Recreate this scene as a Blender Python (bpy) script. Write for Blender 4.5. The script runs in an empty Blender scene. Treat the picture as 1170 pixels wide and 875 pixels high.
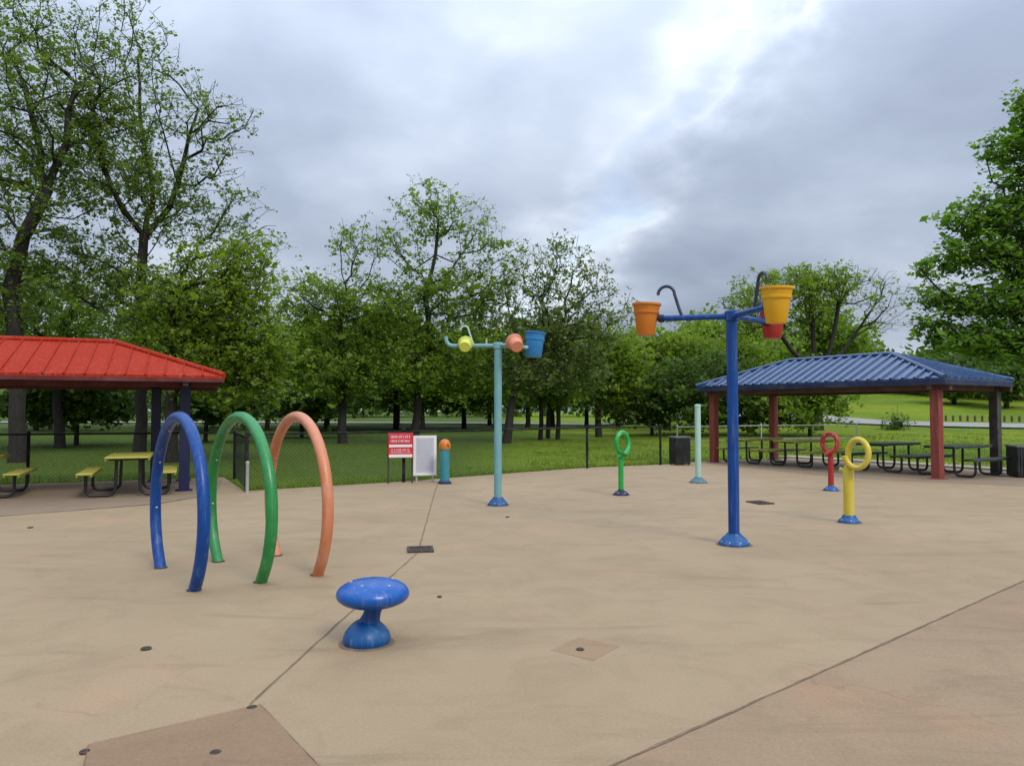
import bpy, math, random
import numpy as np
from mathutils import Vector, Matrix

R = math.radians
sc = bpy.context.scene
col = sc.collection
random.seed(7)

# ------------------------------------------------------------------ survey
# measures read off the photograph, turned into metres on the ground:
# eye 1.6 m up, focal length 878 px, horizon 470 px down
EYE, FOC, HOR, CX = 1.6, 878.0, 470.0, 585.0
def GP(px, py):
    """ground point seen at px, py"""
    y = EYE * FOC / (py - HOR)
    return Vector(((px - CX) / FOC * y, y, 0))
def AT(px, py, y):
    """point at distance y seen at px, py"""
    return Vector(((px - CX) / FOC * y, y, EYE + (HOR - py) * y / FOC))

def sstep(a, b, t):
    t = min(1, max(0, (t - a) / (b - a)))
    return t * t * (3 - 2 * t)
def terrain(x, y):
    z = -0.05 + 0.010 * min(max(0, y - 25), 90)
    w = sstep(.10, .36, x / max(y, 1.0))
    z += w * .034 * min(max(0, y - 33), 50) + w * .060 * min(max(0, y - 53), 34)
    return z + .05 * math.sin(x * .21 + 1) * math.sin(y * .17) * sstep(26, 34, y)

# ------------------------------------------------------------------ mesh builder
class MB:
    def __init__(s): s.v = []; s.f = []
    def add(s, vs, fs):
        n = len(s.v); s.v += [tuple(p) for p in vs]; s.f += [tuple(i + n for i in f) for f in fs]; return s
    def box(s, c, size, X=(1,0,0), Y=(0,1,0), Z=(0,0,1)):
        c = Vector(c); X = Vector(X) * size[0] / 2; Y = Vector(Y) * size[1] / 2; Z = Vector(Z) * size[2] / 2
        vs = [c + X*a + Y*b + Z*d for d in (-1,1) for b in (-1,1) for a in (-1,1)]
        return s.add(vs, [(0,2,3,1),(4,5,7,6),(0,1,5,4),(2,6,7,3),(0,4,6,2),(1,3,7,5)])
    def rbox(s, c, size, b=.015, X=(1,0,0), Y=(0,1,0), Z=(0,0,1)):
        """box with chamfered edges"""
        c = Vector(c); X = Vector(X); Y = Vector(Y); Z = Vector(Z)
        hx, hy, hz = (d / 2 for d in size)
        b = min(b, hx*.9, hy*.9, hz*.9)
        rings = [(hx-b, hy-b, -hz), (hx, hy, -hz+b), (hx, hy, hz-b), (hx-b, hy-b, hz)]
        vs = []
        for (a, d, z) in rings:
            k = b if a == hx else b
            pts = [(-a+k*.6,-d),(a-k*.6,-d),(a,-d+k*.6),(a,d-k*.6),(a-k*.6,d),(-a+k*.6,d),(-a,d-k*.6),(-a,-d+k*.6)]
            vs += [c + X*p[0] + Y*p[1] + Z*z for p in pts]
        fs = [tuple(range(7,-1,-1)), tuple(range(24,32))]
        for r in range(3):
            for i in range(8):
                j = (i+1) % 8
                fs.append((r*8+i, r*8+j, r*8+8+j, r*8+8+i))
        return s.add(vs, fs)
    def tube(s, path, rad, n=10, cap=True):
        P = [Vector(p) for p in path]; m = len(P)
        rs = rad if isinstance(rad, (list, tuple)) else [rad] * m
        T = [(P[min(i+1, m-1)] - P[max(i-1, 0)]).normalized() for i in range(m)]
        a = Vector((0,0,1)) if abs(T[0].z) < .9 else Vector((1,0,0))
        U = T[0].cross(a).normalized(); vs = []
        for i in range(m):
            U = (U - T[i] * U.dot(T[i])).normalized(); W = T[i].cross(U)
            for k in range(n):
                q = 2 * math.pi * k / n
                vs.append(P[i] + (U * math.cos(q) + W * math.sin(q)) * rs[i])
        fs = [(i*n+k, i*n+(k+1)%n, (i+1)*n+(k+1)%n, (i+1)*n+k) for i in range(m-1) for k in range(n)]
        if cap: fs += [tuple(range(n-1,-1,-1)), tuple(range((m-1)*n, m*n))]
        return s.add(vs, fs)
    def lathe(s, prof, n=28, M=None, close=True):
        M = M or Matrix(); vs = []
        for (r, z) in prof:
            for k in range(n):
                q = 2 * math.pi * k / n
                vs.append(M @ Vector((r * math.cos(q), r * math.sin(q), z)))
        m = len(prof)
        fs = [(i*n+k, i*n+(k+1)%n, (i+1)*n+(k+1)%n, (i+1)*n+k) for i in range(m-1) for k in range(n)]
        if close: fs += [tuple(range(n-1,-1,-1)), tuple(range((m-1)*n, m*n))]
        return s.add(vs, fs)
    def sheet(s, pts, z, th=0):
        n = len(pts)
        vs = [(p[0], p[1], z) for p in pts]
        fs = [tuple(range(n))]
        if th:
            vs += [(p[0], p[1], z - th) for p in pts]
            fs += [(i+n, (i+1)%n+n, (i+1)%n, i) for i in range(n)]
        return s.add(vs, fs)
    def build(s, name, mat, parent=None, smooth=35, loc=None):
        me = bpy.data.meshes.new(name); me.from_pydata(s.v, [], s.f)
        if mat: me.materials.append(mat)
        if smooth:
            me.shade_smooth(); me.set_sharp_from_angle(angle=R(smooth))
        me.update()
        o = bpy.data.objects.new(name, me); col.objects.link(o)
        if parent: o.parent = parent
        if loc: o.location = loc
        return o

def tag(o, label, cat, group=None, kind=None):
    if label: o['label'] = label
    if cat: o['category'] = cat
    if group: o['group'] = group
    if kind: o['kind'] = kind
    return o
def thing(name, label, cat, loc, rz=0, group=None):
    o = bpy.data.objects.new(name, None); col.objects.link(o)
    o.empty_display_size = .2
    o.location = loc; o.rotation_euler = (0, 0, rz)
    return tag(o, label, cat, group)
def struct(o): o['kind'] = 'structure'; return o
def copy_tree(o, parent=None):
    c = o.copy(); col.objects.link(c)
    if parent: c.parent = parent
    for ch in list(o.children): copy_tree(ch, c)
    return c

# ------------------------------------------------------------------ materials
class NT:
    def __init__(s, m): s.t = m.node_tree; s.n = s.t.nodes; s.l = s.t.links
    def node(s, typ, **kw):
        n = s.n.new(typ)
        for k, v in kw.items():
            if k.startswith('_'): n.inputs[k[1:].replace('_', ' ')].default_value = v
            else: setattr(n, k, v)
        return n
    def link(s, a, b): s.l.new(a, b)
    def noise(s, vec, scale, detail=4, rough=.55, dist=0):
        n = s.node('ShaderNodeTexNoise'); n.inputs['Scale'].default_value = scale
        n.inputs['Detail'].default_value = detail; n.inputs['Roughness'].default_value = rough
        n.inputs['Distortion'].default_value = dist
        if vec is not None: s.link(vec, n.inputs['Vector'])
        return n.outputs['Fac']
    def ramp(s, fac, stops):
        n = s.node('ShaderNodeValToRGB'); e = n.color_ramp.elements
        while len(e) < len(stops): e.new(.5)
        for i, (p, c) in enumerate(stops):
            e[i].position = p; e[i].color = (*c, 1) if not isinstance(c, (int, float)) else (c, c, c, 1)
        s.link(fac, n.inputs['Fac']); return n.outputs['Color']
    def mix(s, fac, a, b, mode='MIX'):
        n = s.node('ShaderNodeMix', data_type='RGBA', blend_type=mode)
        for v, i in ((fac, 0), (a, 6), (b, 7)):
            if isinstance(v, (int, float)): n.inputs[i].default_value = v
            elif isinstance(v, tuple): n.inputs[i].default_value = (*v, 1)
            else: s.link(v, n.inputs[i])
        return n.outputs[2]
    def math(s, op, a, b=None, c=None, clamp=False):
        n = s.node('ShaderNodeMath', operation=op, use_clamp=clamp)
        for i, v in enumerate((a, b, c)):
            if v is None: continue
            if isinstance(v, (int, float)): n.inputs[i].default_value = v
            else: s.link(v, n.inputs[i])
        return n.outputs[0]
    def bump(s, h, strength, dist=.01):
        n = s.node('ShaderNodeBump'); n.inputs['Strength'].default_value = strength
        n.inputs['Distance'].default_value = dist; s.link(h, n.inputs['Height']); return n.outputs[0]

def newmat(name):
    m = bpy.data.materials.new(name); m.use_nodes = True
    return m, NT(m), m.node_tree.nodes['Principled BSDF']

def sc3(c, k): return tuple(min(1, max(0, x * k)) for x in c)

def paint(name, c, rough=.3, fade=.25, coat=.2, fadecol=None, bump=.05, scale=3.0, metallic=0, spec=.4):
    """weathered gloss paint: chalky fading in patches, fine grime, a little orange peel"""
    m, t, b = newmat(name)
    tc = t.node('ShaderNodeTexCoord').outputs['Object']
    n1 = t.noise(tc, scale, 5, .6, .4); n2 = t.noise(tc, scale * 9, 4, .6)
    f = fadecol or tuple(x * .75 + .12 for x in c)
    c1 = t.mix(t.ramp(n1, [(.42, 0.0), (.72, 1.0)]), c, f)
    nf = t.node('ShaderNodeMix', data_type='RGBA'); nf.inputs[0].default_value = fade
    nf.inputs[6].default_value = (*c, 1); t.link(c1, nf.inputs[7])
    c2 = t.mix(t.math('MULTIPLY', t.ramp(n2, [(.55, 0.0), (.8, 1.0)]), .35), nf.outputs[2], sc3(c, .6))
    if fade >= .5:                                   # water streaks and small chips on the play pieces
        mp = t.node('ShaderNodeMapping'); mp.inputs['Scale'].default_value = (14, 14, .9); t.link(tc, mp.inputs['Vector'])
        st = t.noise(mp.outputs[0], 1.6, 5, .65)
        c2 = t.mix(t.math('MULTIPLY', t.ramp(st, [(.52, 0.0), (.72, 1.0)]), .42), c2, tuple(x * .62 + .16 for x in f))
        ch = t.noise(tc, 38, 3, .6); ch2 = t.noise(tc, 5, 3, .6)
        c2 = t.mix(t.math('MULTIPLY', t.ramp(ch, [(.66, 0.0), (.69, 1.0)]), t.ramp(ch2, [(.52, 0.0), (.6, .8)])), c2, sc3(c, .35))
    t.link(c2, b.inputs['Base Color'])
    t.link(t.math('MULTIPLY_ADD', n1, .3, rough - .1), b.inputs['Roughness'])
    b.inputs['Coat Weight'].default_value = coat; b.inputs['Coat Roughness'].default_value = .25
    b.inputs['Metallic'].default_value = metallic; b.inputs['Specular IOR Level'].default_value = spec
    t.link(t.bump(n2, bump, .004), b.inputs['Normal'])
    return m

def leafmat(name, c1, c2, trans=.35, c3=None):
    m, t, b = newmat(name)
    geo = t.node('ShaderNodeNewGeometry'); tc = t.node('ShaderNodeTexCoord').outputs['Object']
    rnd = geo.outputs['Random Per Island']
    n = t.noise(tc, .45, 3, .6)
    base = t.mix(t.ramp(n, [(.38, 0.0), (.62, 1.0)]), c1, c2)
    base = t.mix(t.math('MULTIPLY', rnd, .55), base, c3 or tuple((a + d) * .62 for a, d in zip(c1, c2)))
    t.link(base, b.inputs['Base Color']); b.inputs['Roughness'].default_value = .55
    b.inputs['Specular IOR Level'].default_value = .35
    tr = t.node('ShaderNodeBsdfTranslucent'); 
    br = t.node('ShaderNodeMix', data_type='RGBA', blend_type='MULTIPLY'); br.inputs[0].default_value = 1
    t.link(base, br.inputs[6]); br.inputs[7].default_value = (1.25, 1.35, .6, 1)
    t.link(br.outputs[2], tr.inputs['Color'])
    ms = t.node('ShaderNodeMixShader'); ms.inputs[0].default_value = trans
    t.link(b.outputs[0], ms.inputs[1]); t.link(tr.outputs[0], ms.inputs[2])
    out = [x for x in t.n if x.type == 'OUTPUT_MATERIAL'][0]
    t.link(ms.outputs[0], out.inputs['Surface'])
    return m

def bark(name, c):
    m, t, b = newmat(name)
    tc = t.node('ShaderNodeTexCoord').outputs['Object']
    mp = t.node('ShaderNodeMapping'); mp.inputs['Scale'].default_value = (1, 1, .25); t.link(tc, mp.inputs['Vector'])
    n = t.noise(mp.outputs[0], 14, 5, .65)
    t.link(t.ramp(n, [(.35, sc3(c, .5)), (.7, sc3(c, 1.5))]), b.inputs['Base Color'])
    b.inputs['Roughness'].default_value = .9
    t.link(t.bump(n, .6, .03), b.inputs['Normal'])
    return m

def concrete(name, ca, cb, cs, speck=1.0, warm=None):
    m, t, b = newmat(name)
    tc = t.node('ShaderNodeTexCoord').outputs['Object']
    n1 = t.noise(tc, .35, 6, .62, .6); n2 = t.noise(tc, 1.7, 6, .65, .8)
    mp = t.node('ShaderNodeMapping'); mp.inputs['Scale'].default_value = (.35, 1.6, 1); mp.inputs['Rotation'].default_value = (0,0,.12)
    t.link(tc, mp.inputs['Vector'])
    n3 = t.noise(mp.outputs[0], 1.1, 7, .68, 1.2); fine = t.noise(tc, 60, 4, .7); sp = t.noise(tc, 170, 2, .6)
    base = t.mix(t.ramp(n1, [(.36, 0.0), (.64, 1.0)]), ca, cb)
    base = t.mix(t.math('MULTIPLY', t.ramp(n2, [(.47, 0.0), (.64, 1.0)]), .42), base, cs)
    base = t.mix(t.math('MULTIPLY', t.ramp(n3, [(.54, 0.0), (.74, 1.0)]), .55), base, sc3(cs, .72))
    n4 = t.noise(tc, .75, 4, .6, .5)
    base = t.mix(t.math('MULTIPLY', t.ramp(n4, [(.57, 0.0), (.70, 1.0)]), .6), base, warm or sc3(ca, .9))
    wob = t.node('ShaderNodeVectorMath', operation='MULTIPLY_ADD'); nz_ = t.node('ShaderNodeTexNoise'); nz_.inputs['Scale'].default_value = 1.4; nz_.inputs['Detail'].default_value = 6
    t.link(tc, nz_.inputs['Vector']); t.link(nz_.outputs['Color'], wob.inputs[0]); wob.inputs[1].default_value = (.9, .9, 0); t.link(tc, wob.inputs[2])
    vo = t.node('ShaderNodeTexVoronoi', feature='DISTANCE_TO_EDGE'); vo.inputs['Scale'].default_value = .33; t.link(wob.outputs[0], vo.inputs['Vector'])
    ck = t.math('MULTIPLY', t.ramp(vo.outputs['Distance'], [(.0012, 1.0), (.0032, 0.0)]), t.ramp(n4, [(.52, 0.0), (.64, .28)]))
    base = t.mix(ck, base, sc3(cs, .45))
    g = t.ramp(fine, [(.25, .83), (.75, 1.13)])
    base = t.mix(1.0, base, g, 'MULTIPLY')
    base = t.mix(t.math('MULTIPLY', t.ramp(sp, [(.63, 0.0), (.72, 1.0)]), .35 * speck), base, sc3(cs, .45))
    t.link(base, b.inputs['Base Color'])
    t.link(t.math('MULTIPLY_ADD', n2, .3, .62), b.inputs['Roughness'])
    b.inputs['Specular IOR Level'].default_value = .3
    t.link(t.bump(t.math('ADD', fine, t.math('MULTIPLY', n2, 2.0)), .25, .006), b.inputs['Normal'])
    return m

PADC = dict(ca=(.335,.246,.146), cb=(.300,.217,.127), cs=(.252,.181,.105))
M = {
 'pad': concrete('pad_concrete', warm=(.385,.24,.142), **PADC),
 'pad_dark': concrete('dark_pad_concrete', (.298,.209,.125), (.262,.181,.107), (.213,.145,.085), warm=(.34,.205,.12)),
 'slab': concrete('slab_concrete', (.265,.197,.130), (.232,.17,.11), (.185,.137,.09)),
 'patch': concrete('patch_concrete', (.265,.172,.10), (.235,.152,.088), (.195,.128,.075)),
 'patch2': concrete('small_patch_concrete', (.30,.20,.115), (.275,.18,.104), (.23,.15,.085), warm=(.30,.175,.10)),
 'walk': concrete('pale_concrete', (.36,.32,.25), (.32,.28,.22), (.25,.22,.17)),
 'joint': paint('joint_filler', (.135,.096,.06), .9, .8, 0, (.26,.18,.11), .3, 6),
 'blue': paint('blue_paint', (.0008,.040,.21), .33, .5, .06, (.004,.085,.30), .06, 2.2, 0, .32),
 'capblue': paint('bright_blue_paint', (.0003,.070,.32), .25, .5, .12, (.001,.11,.38), .04, 6, 0, .4),
 'baseblue': paint('faded_blue_paint', (.001,.060,.21), .4, .6, .05, (.008,.12,.30), .08, 9, 0, .35),
 'navy': paint('navy_paint', (.004,.006,.045), .4, .3, .1, (.008,.014,.08)),
 'pipe': paint('dark_pipe_paint', (.012,.02,.06), .35, .3, .15),
 'green': paint('green_paint', (.012,.185,.036), .32, .6, .12, (.05,.30,.10), .06, 2.4),
 'lime': paint('bright_green_paint', (.012,.30,.045), .28, .4, .25, (.06,.42,.1)),
 'salmon': paint('faded_orange_paint', (.52,.165,.06), .38, .9, .06, (.60,.28,.19), .05, 2.2),
 'orange': paint('orange_paint', (.52,.15,.010), .38, .45, .1, (.58,.22,.04)),
 'yellowb': paint('golden_paint', (.66,.34,.008), .36, .45, .1, (.68,.42,.04)),
 'yellow': paint('yellow_paint', (.55,.43,.03), .33, .5, .12, (.62,.52,.09)),
 'red': paint('red_paint', (.33,.018,.015), .36, .45, .1, (.40,.05,.035)),
 'teal': paint('teal_paint', (.13,.31,.33), .38, .6, .1, (.22,.40,.40)),
 'mint': paint('mint_paint', (.33,.50,.42), .4, .55, .1, (.45,.60,.52)),
 'tealdark': paint('dark_teal_paint', (.03,.12,.15), .4, .5, .1),
 'bollard': paint('bollard_teal_paint', (.025,.20,.24), .4, .5, .1, (.06,.28,.33)),
 'footblue': paint('deep_blue_paint', (.002,.05,.17), .4, .5, .05, (.01,.10,.26)),
 'skyblue': paint('sky_blue_paint', (.02,.17,.42), .3, .45, .2, (.05,.25,.5)),
 'lemon': paint('lime_yellow_paint', (.55,.60,.07), .35, .5, .2, (.65,.68,.18)),
 'coral': paint('coral_paint', (.62,.20,.11), .35, .5, .2, (.70,.32,.2)),
 'roofred': paint('red_roof_metal', (.31,.022,.007), .65, .6, 0, (.36,.040,.016), .03, .8, 0, .08),
 'fasred': paint('dark_red_trim', (.085,.007,.007), .5, .3, .03),
 'roofblue': paint('blue_roof_metal', (.010,.048,.135), .2, .5, .5, (.03,.09,.21), .04, 1.2, .45),
 'fasblue': paint('blue_trim', (.010,.014,.055), .45, .3, .05),
 'wood': paint('brown_soffit', (.085,.045,.03), .6, .4, 0),
 'colred': paint('brick_red_paint', (.20,.032,.02), .5, .5, .03, (.25,.06,.04)),
 'coldark': paint('dark_column_paint', (.035,.025,.02), .5, .4, .05),
 'black': paint('black_frame_paint', (.012,.012,.014), .4, .3, .1, (.04,.04,.04)),
 'tableyellow': paint('table_yellow', (.38,.35,.05), .5, .5, .02, (.44,.41,.12), .2, 12),
 'tabledark': paint('table_dark_green', (.03,.045,.03), .45, .5, .05, (.07,.09,.05), .2, 12),
 'fence': paint('black_fence_coat', (.008,.009,.008), .7, .3, 0, None, .05, 3, 0, .15),
 'galv': paint('galvanised_steel', (.42,.44,.43), .45, .4, 0, (.5,.5,.5), .05, 8, .5),
 'bin': paint('bin_black', (.008,.009,.009), .5, .3, .05),
 'binrim': paint('bin_grey_rim', (.10,.105,.105), .5, .4, 0),
 'signred': paint('sign_red', (.50,.025,.04), .45, .4, .05, (.55,.08,.1), .02, 8),
 'signwhite': paint('sign_white', (.72,.70,.68), .5, .3, .05, (.62,.6,.58), .02, 8),
 'signpink': paint('sign_faded_letters', (.70,.42,.42), .5, .3, .05, (.6,.3,.3), .02, 8),
 'signgrey': paint('sign_grey_panel', (.48,.48,.54), .45, .4, .1, (.55,.55,.6), .02, 6),
 'ink': paint('sign_faint_ink', (.34,.34,.42), .5, .3, 0),
 'iron': paint('rusty_iron', (.045,.03,.02), .7, .5, 0, (.11,.06,.035), .3, 25),
 'hole': paint('wet_black', (.006,.005,.004), .4, .1, 0),
 'asphalt': concrete('pale_road', (.30,.29,.27), (.26,.25,.235), (.21,.20,.19)),
 'leaf_spring': leafmat('spring_leaf', (0.137,0.215,0.034), (0.189,0.273,0.049), .52, (0.111,0.169,0.036)),
 'leaf_mid': leafmat('mid_leaf', (.172,.262,.030), (.228,.32,.042), .56, (.125,.195,.024)),
 'leaf_dark': leafmat('dark_leaf', (.072,.128,.018), (.11,.18,.026), .44, (.052,.095,.016)),
 'leaf_lime': leafmat('lime_leaf', (.195,.275,.03), (.24,.325,.042), .58, (.14,.21,.025)),
 'leaf_big': leafmat('broad_leaf', (.115,.225,.028), (.175,.305,.042), .5, (.085,.18,.024)),
 'leaf_grey': leafmat('bud_leaf', (.165,.22,.07), (.21,.265,.085), .54, (.125,.17,.06)),
 'bark': bark('dark_bark', (.022,.018,.014)),
 'bark2': bark('grey_bark', (.045,.038,.032)),
 'blade': leafmat('grass_blade', (.115,.18,.012), (.16,.22,.016), .35, (.09,.145,.011)),
}

# lawn
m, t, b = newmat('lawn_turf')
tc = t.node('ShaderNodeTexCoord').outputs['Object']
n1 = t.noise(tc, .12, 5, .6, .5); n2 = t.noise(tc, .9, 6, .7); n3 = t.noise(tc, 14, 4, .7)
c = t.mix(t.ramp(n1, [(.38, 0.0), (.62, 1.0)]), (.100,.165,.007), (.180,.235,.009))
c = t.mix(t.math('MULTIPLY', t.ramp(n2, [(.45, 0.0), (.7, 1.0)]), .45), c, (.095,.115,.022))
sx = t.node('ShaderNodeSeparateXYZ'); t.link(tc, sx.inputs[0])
thin = t.math('MULTIPLY', t.ramp(t.math('MULTIPLY_ADD', sx.outputs[0], -.06, .50), [(.42, 0.0), (.62, 1.0)]), t.ramp(t.math('ADD', t.math('MULTIPLY', sx.outputs[1], .02), t.math('MULTIPLY', n1, .3)), [(.44, 0.0), (.54, 1.0)]))  # mask for the tree shade painted on the left lawn
c = t.mix(t.math('MULTIPLY', thin, .85), c, (.050,.082,.011))        # tree shade painted into the turf colour on the left
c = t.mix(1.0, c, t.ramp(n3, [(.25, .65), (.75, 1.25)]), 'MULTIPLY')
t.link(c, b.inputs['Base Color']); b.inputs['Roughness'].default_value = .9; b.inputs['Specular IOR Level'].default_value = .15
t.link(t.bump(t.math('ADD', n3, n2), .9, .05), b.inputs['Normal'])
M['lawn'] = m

# ------------------------------------------------------------------ ground
xs = np.unique(np.concatenate([np.arange(-70, 101, 2.0), np.linspace(-900, -70, 18), np.linspace(100, 900, 18)]))
ys = np.unique(np.concatenate([np.arange(-20, 131, 2.0), np.linspace(-300, -20, 8), np.linspace(130, 1500, 20)]))
g = MB()
for y in ys:
    for x in xs: g.v.append((float(x), float(y), terrain(float(x), float(y))))
nx = len(xs)
g.f = [(j*nx+i, j*nx+i+1, (j+1)*nx+i+1, (j+1)*nx+i) for j in range(len(ys)-1) for i in range(nx-1)]
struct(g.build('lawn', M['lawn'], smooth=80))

FENCE_A = [(-5.3,15.4), (-2.45,17.45), (0.2,20.0), (2.12,21.75), (4.45,23.1)]
PAD = [(-32,-12), (30,-12), (30,15.2), (14.6,19.6), (13.2,20.6), (9.6,26.4), (5.9,24.6), (4.6,23.35), (2.1,21.95), (0.15,20.2),
       (-2.55,17.6), (-5.4,15.55), (-7.0,18.75), (-12.5,16.3), (-32,8.5)]
struct(MB().sheet(PAD, 0.0, .16).build('splash_pad', M['pad'], smooth=0))
def inside(p, poly):
    r = False; n = len(poly)
    for i in range(n):
        a, c2 = poly[i], poly[(i+1) % n]
        if (a[1] > p[1]) != (c2[1] > p[1]) and p[0] < (c2[0]-a[0]) * (p[1]-a[1]) / (c2[1]-a[1]) + a[0]: r = not r
    return r
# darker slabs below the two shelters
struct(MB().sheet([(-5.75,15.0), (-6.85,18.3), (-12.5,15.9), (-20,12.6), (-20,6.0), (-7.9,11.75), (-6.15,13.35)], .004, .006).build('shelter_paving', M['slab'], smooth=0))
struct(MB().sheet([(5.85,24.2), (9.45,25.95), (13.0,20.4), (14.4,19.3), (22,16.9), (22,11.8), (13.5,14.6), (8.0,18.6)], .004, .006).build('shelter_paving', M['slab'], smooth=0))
struct(MB().sheet([(13.45,20.85), (14.1,21.3), (10.1,27.6), (9.3,27.2)], .03, .1).build('sidewalk', M['walk'], smooth=0))
# darker concrete to the right of the long joint
struct(MB().sheet([(.42,3.5), (4.93,7.4), (9.3,11.15), (21,10.6), (21,-3), (-5,-3)], .004, .006).build('pad_section', M['pad_dark'], smooth=0))

def strip(name, pts, w, z, mat, jit=.006):
    mb = MB(); P = []
    for a, c2 in zip(pts, pts[1:]):
        a = Vector((*a, 0)); c2 = Vector((*c2, 0)); n = max(2, int((c2 - a).length / .12))
        P += [a.lerp(c2, i / n) for i in range(n)]
    P.append(Vector((*pts[-1], 0))); rnd = random.Random(len(P))
    L = []
    for i, p in enumerate(P):
        d = (P[min(i+1, len(P)-1)] - P[max(i-1, 0)]).normalized(); nrm = Vector((-d.y, d.x, 0))
        o = rnd.uniform(-jit, jit); ww = w * rnd.uniform(.55, 1.3) / 2
        L += [p + nrm * (o + ww), p + nrm * (o - ww)]
    mb.add([(v.x, v.y, z) for v in L], [(2*i, 2*i+1, 2*i+3, 2*i+2) for i in range(len(P)-1)])
    return struct(mb.build(name, mat, smooth=0))
strip('expansion_joint', [(-1.6,1.6), (.42,3.5), (4.93,7.4), (9.3,11.15), (13.5,14.6)], .017, .008, M['joint'], .003)
strip('expansion_joint', [(-1.43,4.26), (-1.30,6.05), (-1.07,8.75)], .010, .008, M['joint'], .004)
strip('expansion_joint', [(-1.09,9.1), (-1.55,15.6), (-1.7,18.1)], .013, .008, M['joint'])
strip('expansion_joint', [(-7.85,11.75), (-6.15,13.33), (-5.75,15.0)], .03, .010, M['joint'])
# cut-out concrete patches
pq = [(-1.37,4.24), (-.70,3.28), (-1.5,2.6), (-2.03,3.74)]
struct(MB().sheet(pq, .009, .012).build('concrete_patch', M['patch'], smooth=0))
strip('patch_seam', pq + [pq[0]], .004, .0125, M['joint'], .003)
pc = GP(664, 738)
pq = [(pc.x-.21, pc.y-.02), (pc.x+.0, pc.y+.27), (pc.x+.26, pc.y+.06), (pc.x+.05, pc.y-.24)]
struct(MB().sheet(pq, .002, .004).build('concrete_patch', M['patch2'], smooth=0))

# flush fittings in the pad
def disc_fitting(name, px, py, r, label, cat, grate=False, sx=1.0):
    p = GP(px, py); r *= .82
    o = thing(name, label, cat, (p.x, p.y, .004), random.uniform(0, 3))
    MB().lathe([(r*.95, 0), (r*.95, .006), (r*.86, .008), (r*.72, .006)], 24).build('rim', M['iron'], o)
    MB().lathe([(r*.7, .003), (r*.45, .007), (r*.15, .005)], 20).build('plug', M['hole'], o)
    return o
disc_fitting('ground_nozzle', 172, 738, .045, 'round dark spray nozzle set in the pad left of the blue mushroom', 'nozzle')
disc_fitting('ground_nozzle', 292, 804, .036, 'small dark nozzle at the top corner of the brown concrete patch', 'nozzle')
disc_fitting('ground_nozzle', 252, 854, .034, 'small dark nozzle in the middle of the brown concrete patch', 'nozzle')
disc_fitting('ground_nozzle', 105, 853, .030, 'small dark nozzle at the left corner of the brown concrete patch', 'nozzle')
disc_fitting('ground_nozzle', 662, 739, .034, 'small dark nozzle in a square of patched concrete before the tall blue post', 'nozzle')
disc_fitting('ground_nozzle', 503, 680, .026, 'tiny nozzle in the pad just right behind the blue mushroom', 'nozzle')
disc_fitting('ground_nozzle', 580, 590, .04, 'tiny nozzle in the pad in front of the teal bucket post', 'nozzle')
disc_fitting('ground_nozzle', 38, 602, .05, 'worn nozzle in the pad before the bench of the half hidden yellow table', 'nozzle')
def drain(px, py, w, l, rz, label):
    p = GP(px, py)
    o = thing('floor_drain', label, 'drain', (p.x, p.y, .004), rz)
    f = MB()
    for s in (-1, 1):
        f.box((s*(w/2-.015), 0, .008), (.03, l, .016)); f.box((0, s*(l/2-.015), .008), (w-.06, .03, .016))
    f.build('frame', M['iron'], o)
    k = MB()
    n = int((w-.06) / .03)
    for i in range(n): k.box((-w/2+.03+(i+.5)*(w-.06)/n, 0, .007), (.014, l-.06, .010))
    k.build('grate', M['iron'], o)
    MB().box((0,0,.0015), (w-.06, l-.06, .001)).build('sump', M['hole'], o)
drain(481, 627, .30, .34, .15, 'dark square drain grate in the pad behind the blue mushroom')
drain(867, 574, .30, .42, .3, 'dark drain grate in the pad right of the tall blue bucket post')

# ------------------------------------------------------------------ roads beyond
def terr_strip(name, pts, w, dz, mat):
    P = []
    for i in range(len(pts)-1):
        p0, p1, p2, p3 = (Vector(pts[max(0, min(len(pts)-1, k))]) for k in (i-1, i, i+1, i+2))
        for k in range(14):
            u = k / 14
            P.append(.5*((2*p1)+(p2-p0)*u+(2*p0-5*p1+4*p2-p3)*u*u+(3*p1-p0-3*p2+p3)*u**3))
    P.append(Vector(pts[-1])); mb = MB(); nw = 5; vs = []
    for i, p in enumerate(P):
        d = (P[min(i+1, len(P)-1)] - P[max(i-1, 0)]).normalized(); nrm = Vector((-d.y, d.x))
        for k in range(nw):
            q = p + nrm * w * (k/(nw-1) - .5)
            vs.append((q.x, q.y, terrain(q.x, q.y) + dz))
    mb.add(vs, [(i*nw+k, (i+1)*nw+k, (i+1)*nw+k+1, i*nw+k+1) for i in range(len(P)-1) for k in range(nw-1)])
    return struct(mb.build(name, mat, smooth=60))
terr_strip('road', [(60,36), (46,40), (33,45.5), (27,48.5), (22.5,53), (17,60), (9,68), (-4,73), (-25,76), (-60,76), (-110,70)], 4.6, .09, M['asphalt'])

# road edge posts
pp = [(29.4 + i*.44, 53.0 - i*.10) for i in range(12)]
for i, (x, y) in enumerate(pp):
    MBp = MB().lathe([(.075,0), (.075,.38), (.06,.43), (.03,.45)], 10)
    o = MBp.build('road_post', M['wood'], loc=(x, y, terrain(x, y)-.03))
    tag(o, 'short dark wooden post in the row along the far pale road on the hill', 'post', 'posts along the far road')

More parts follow.
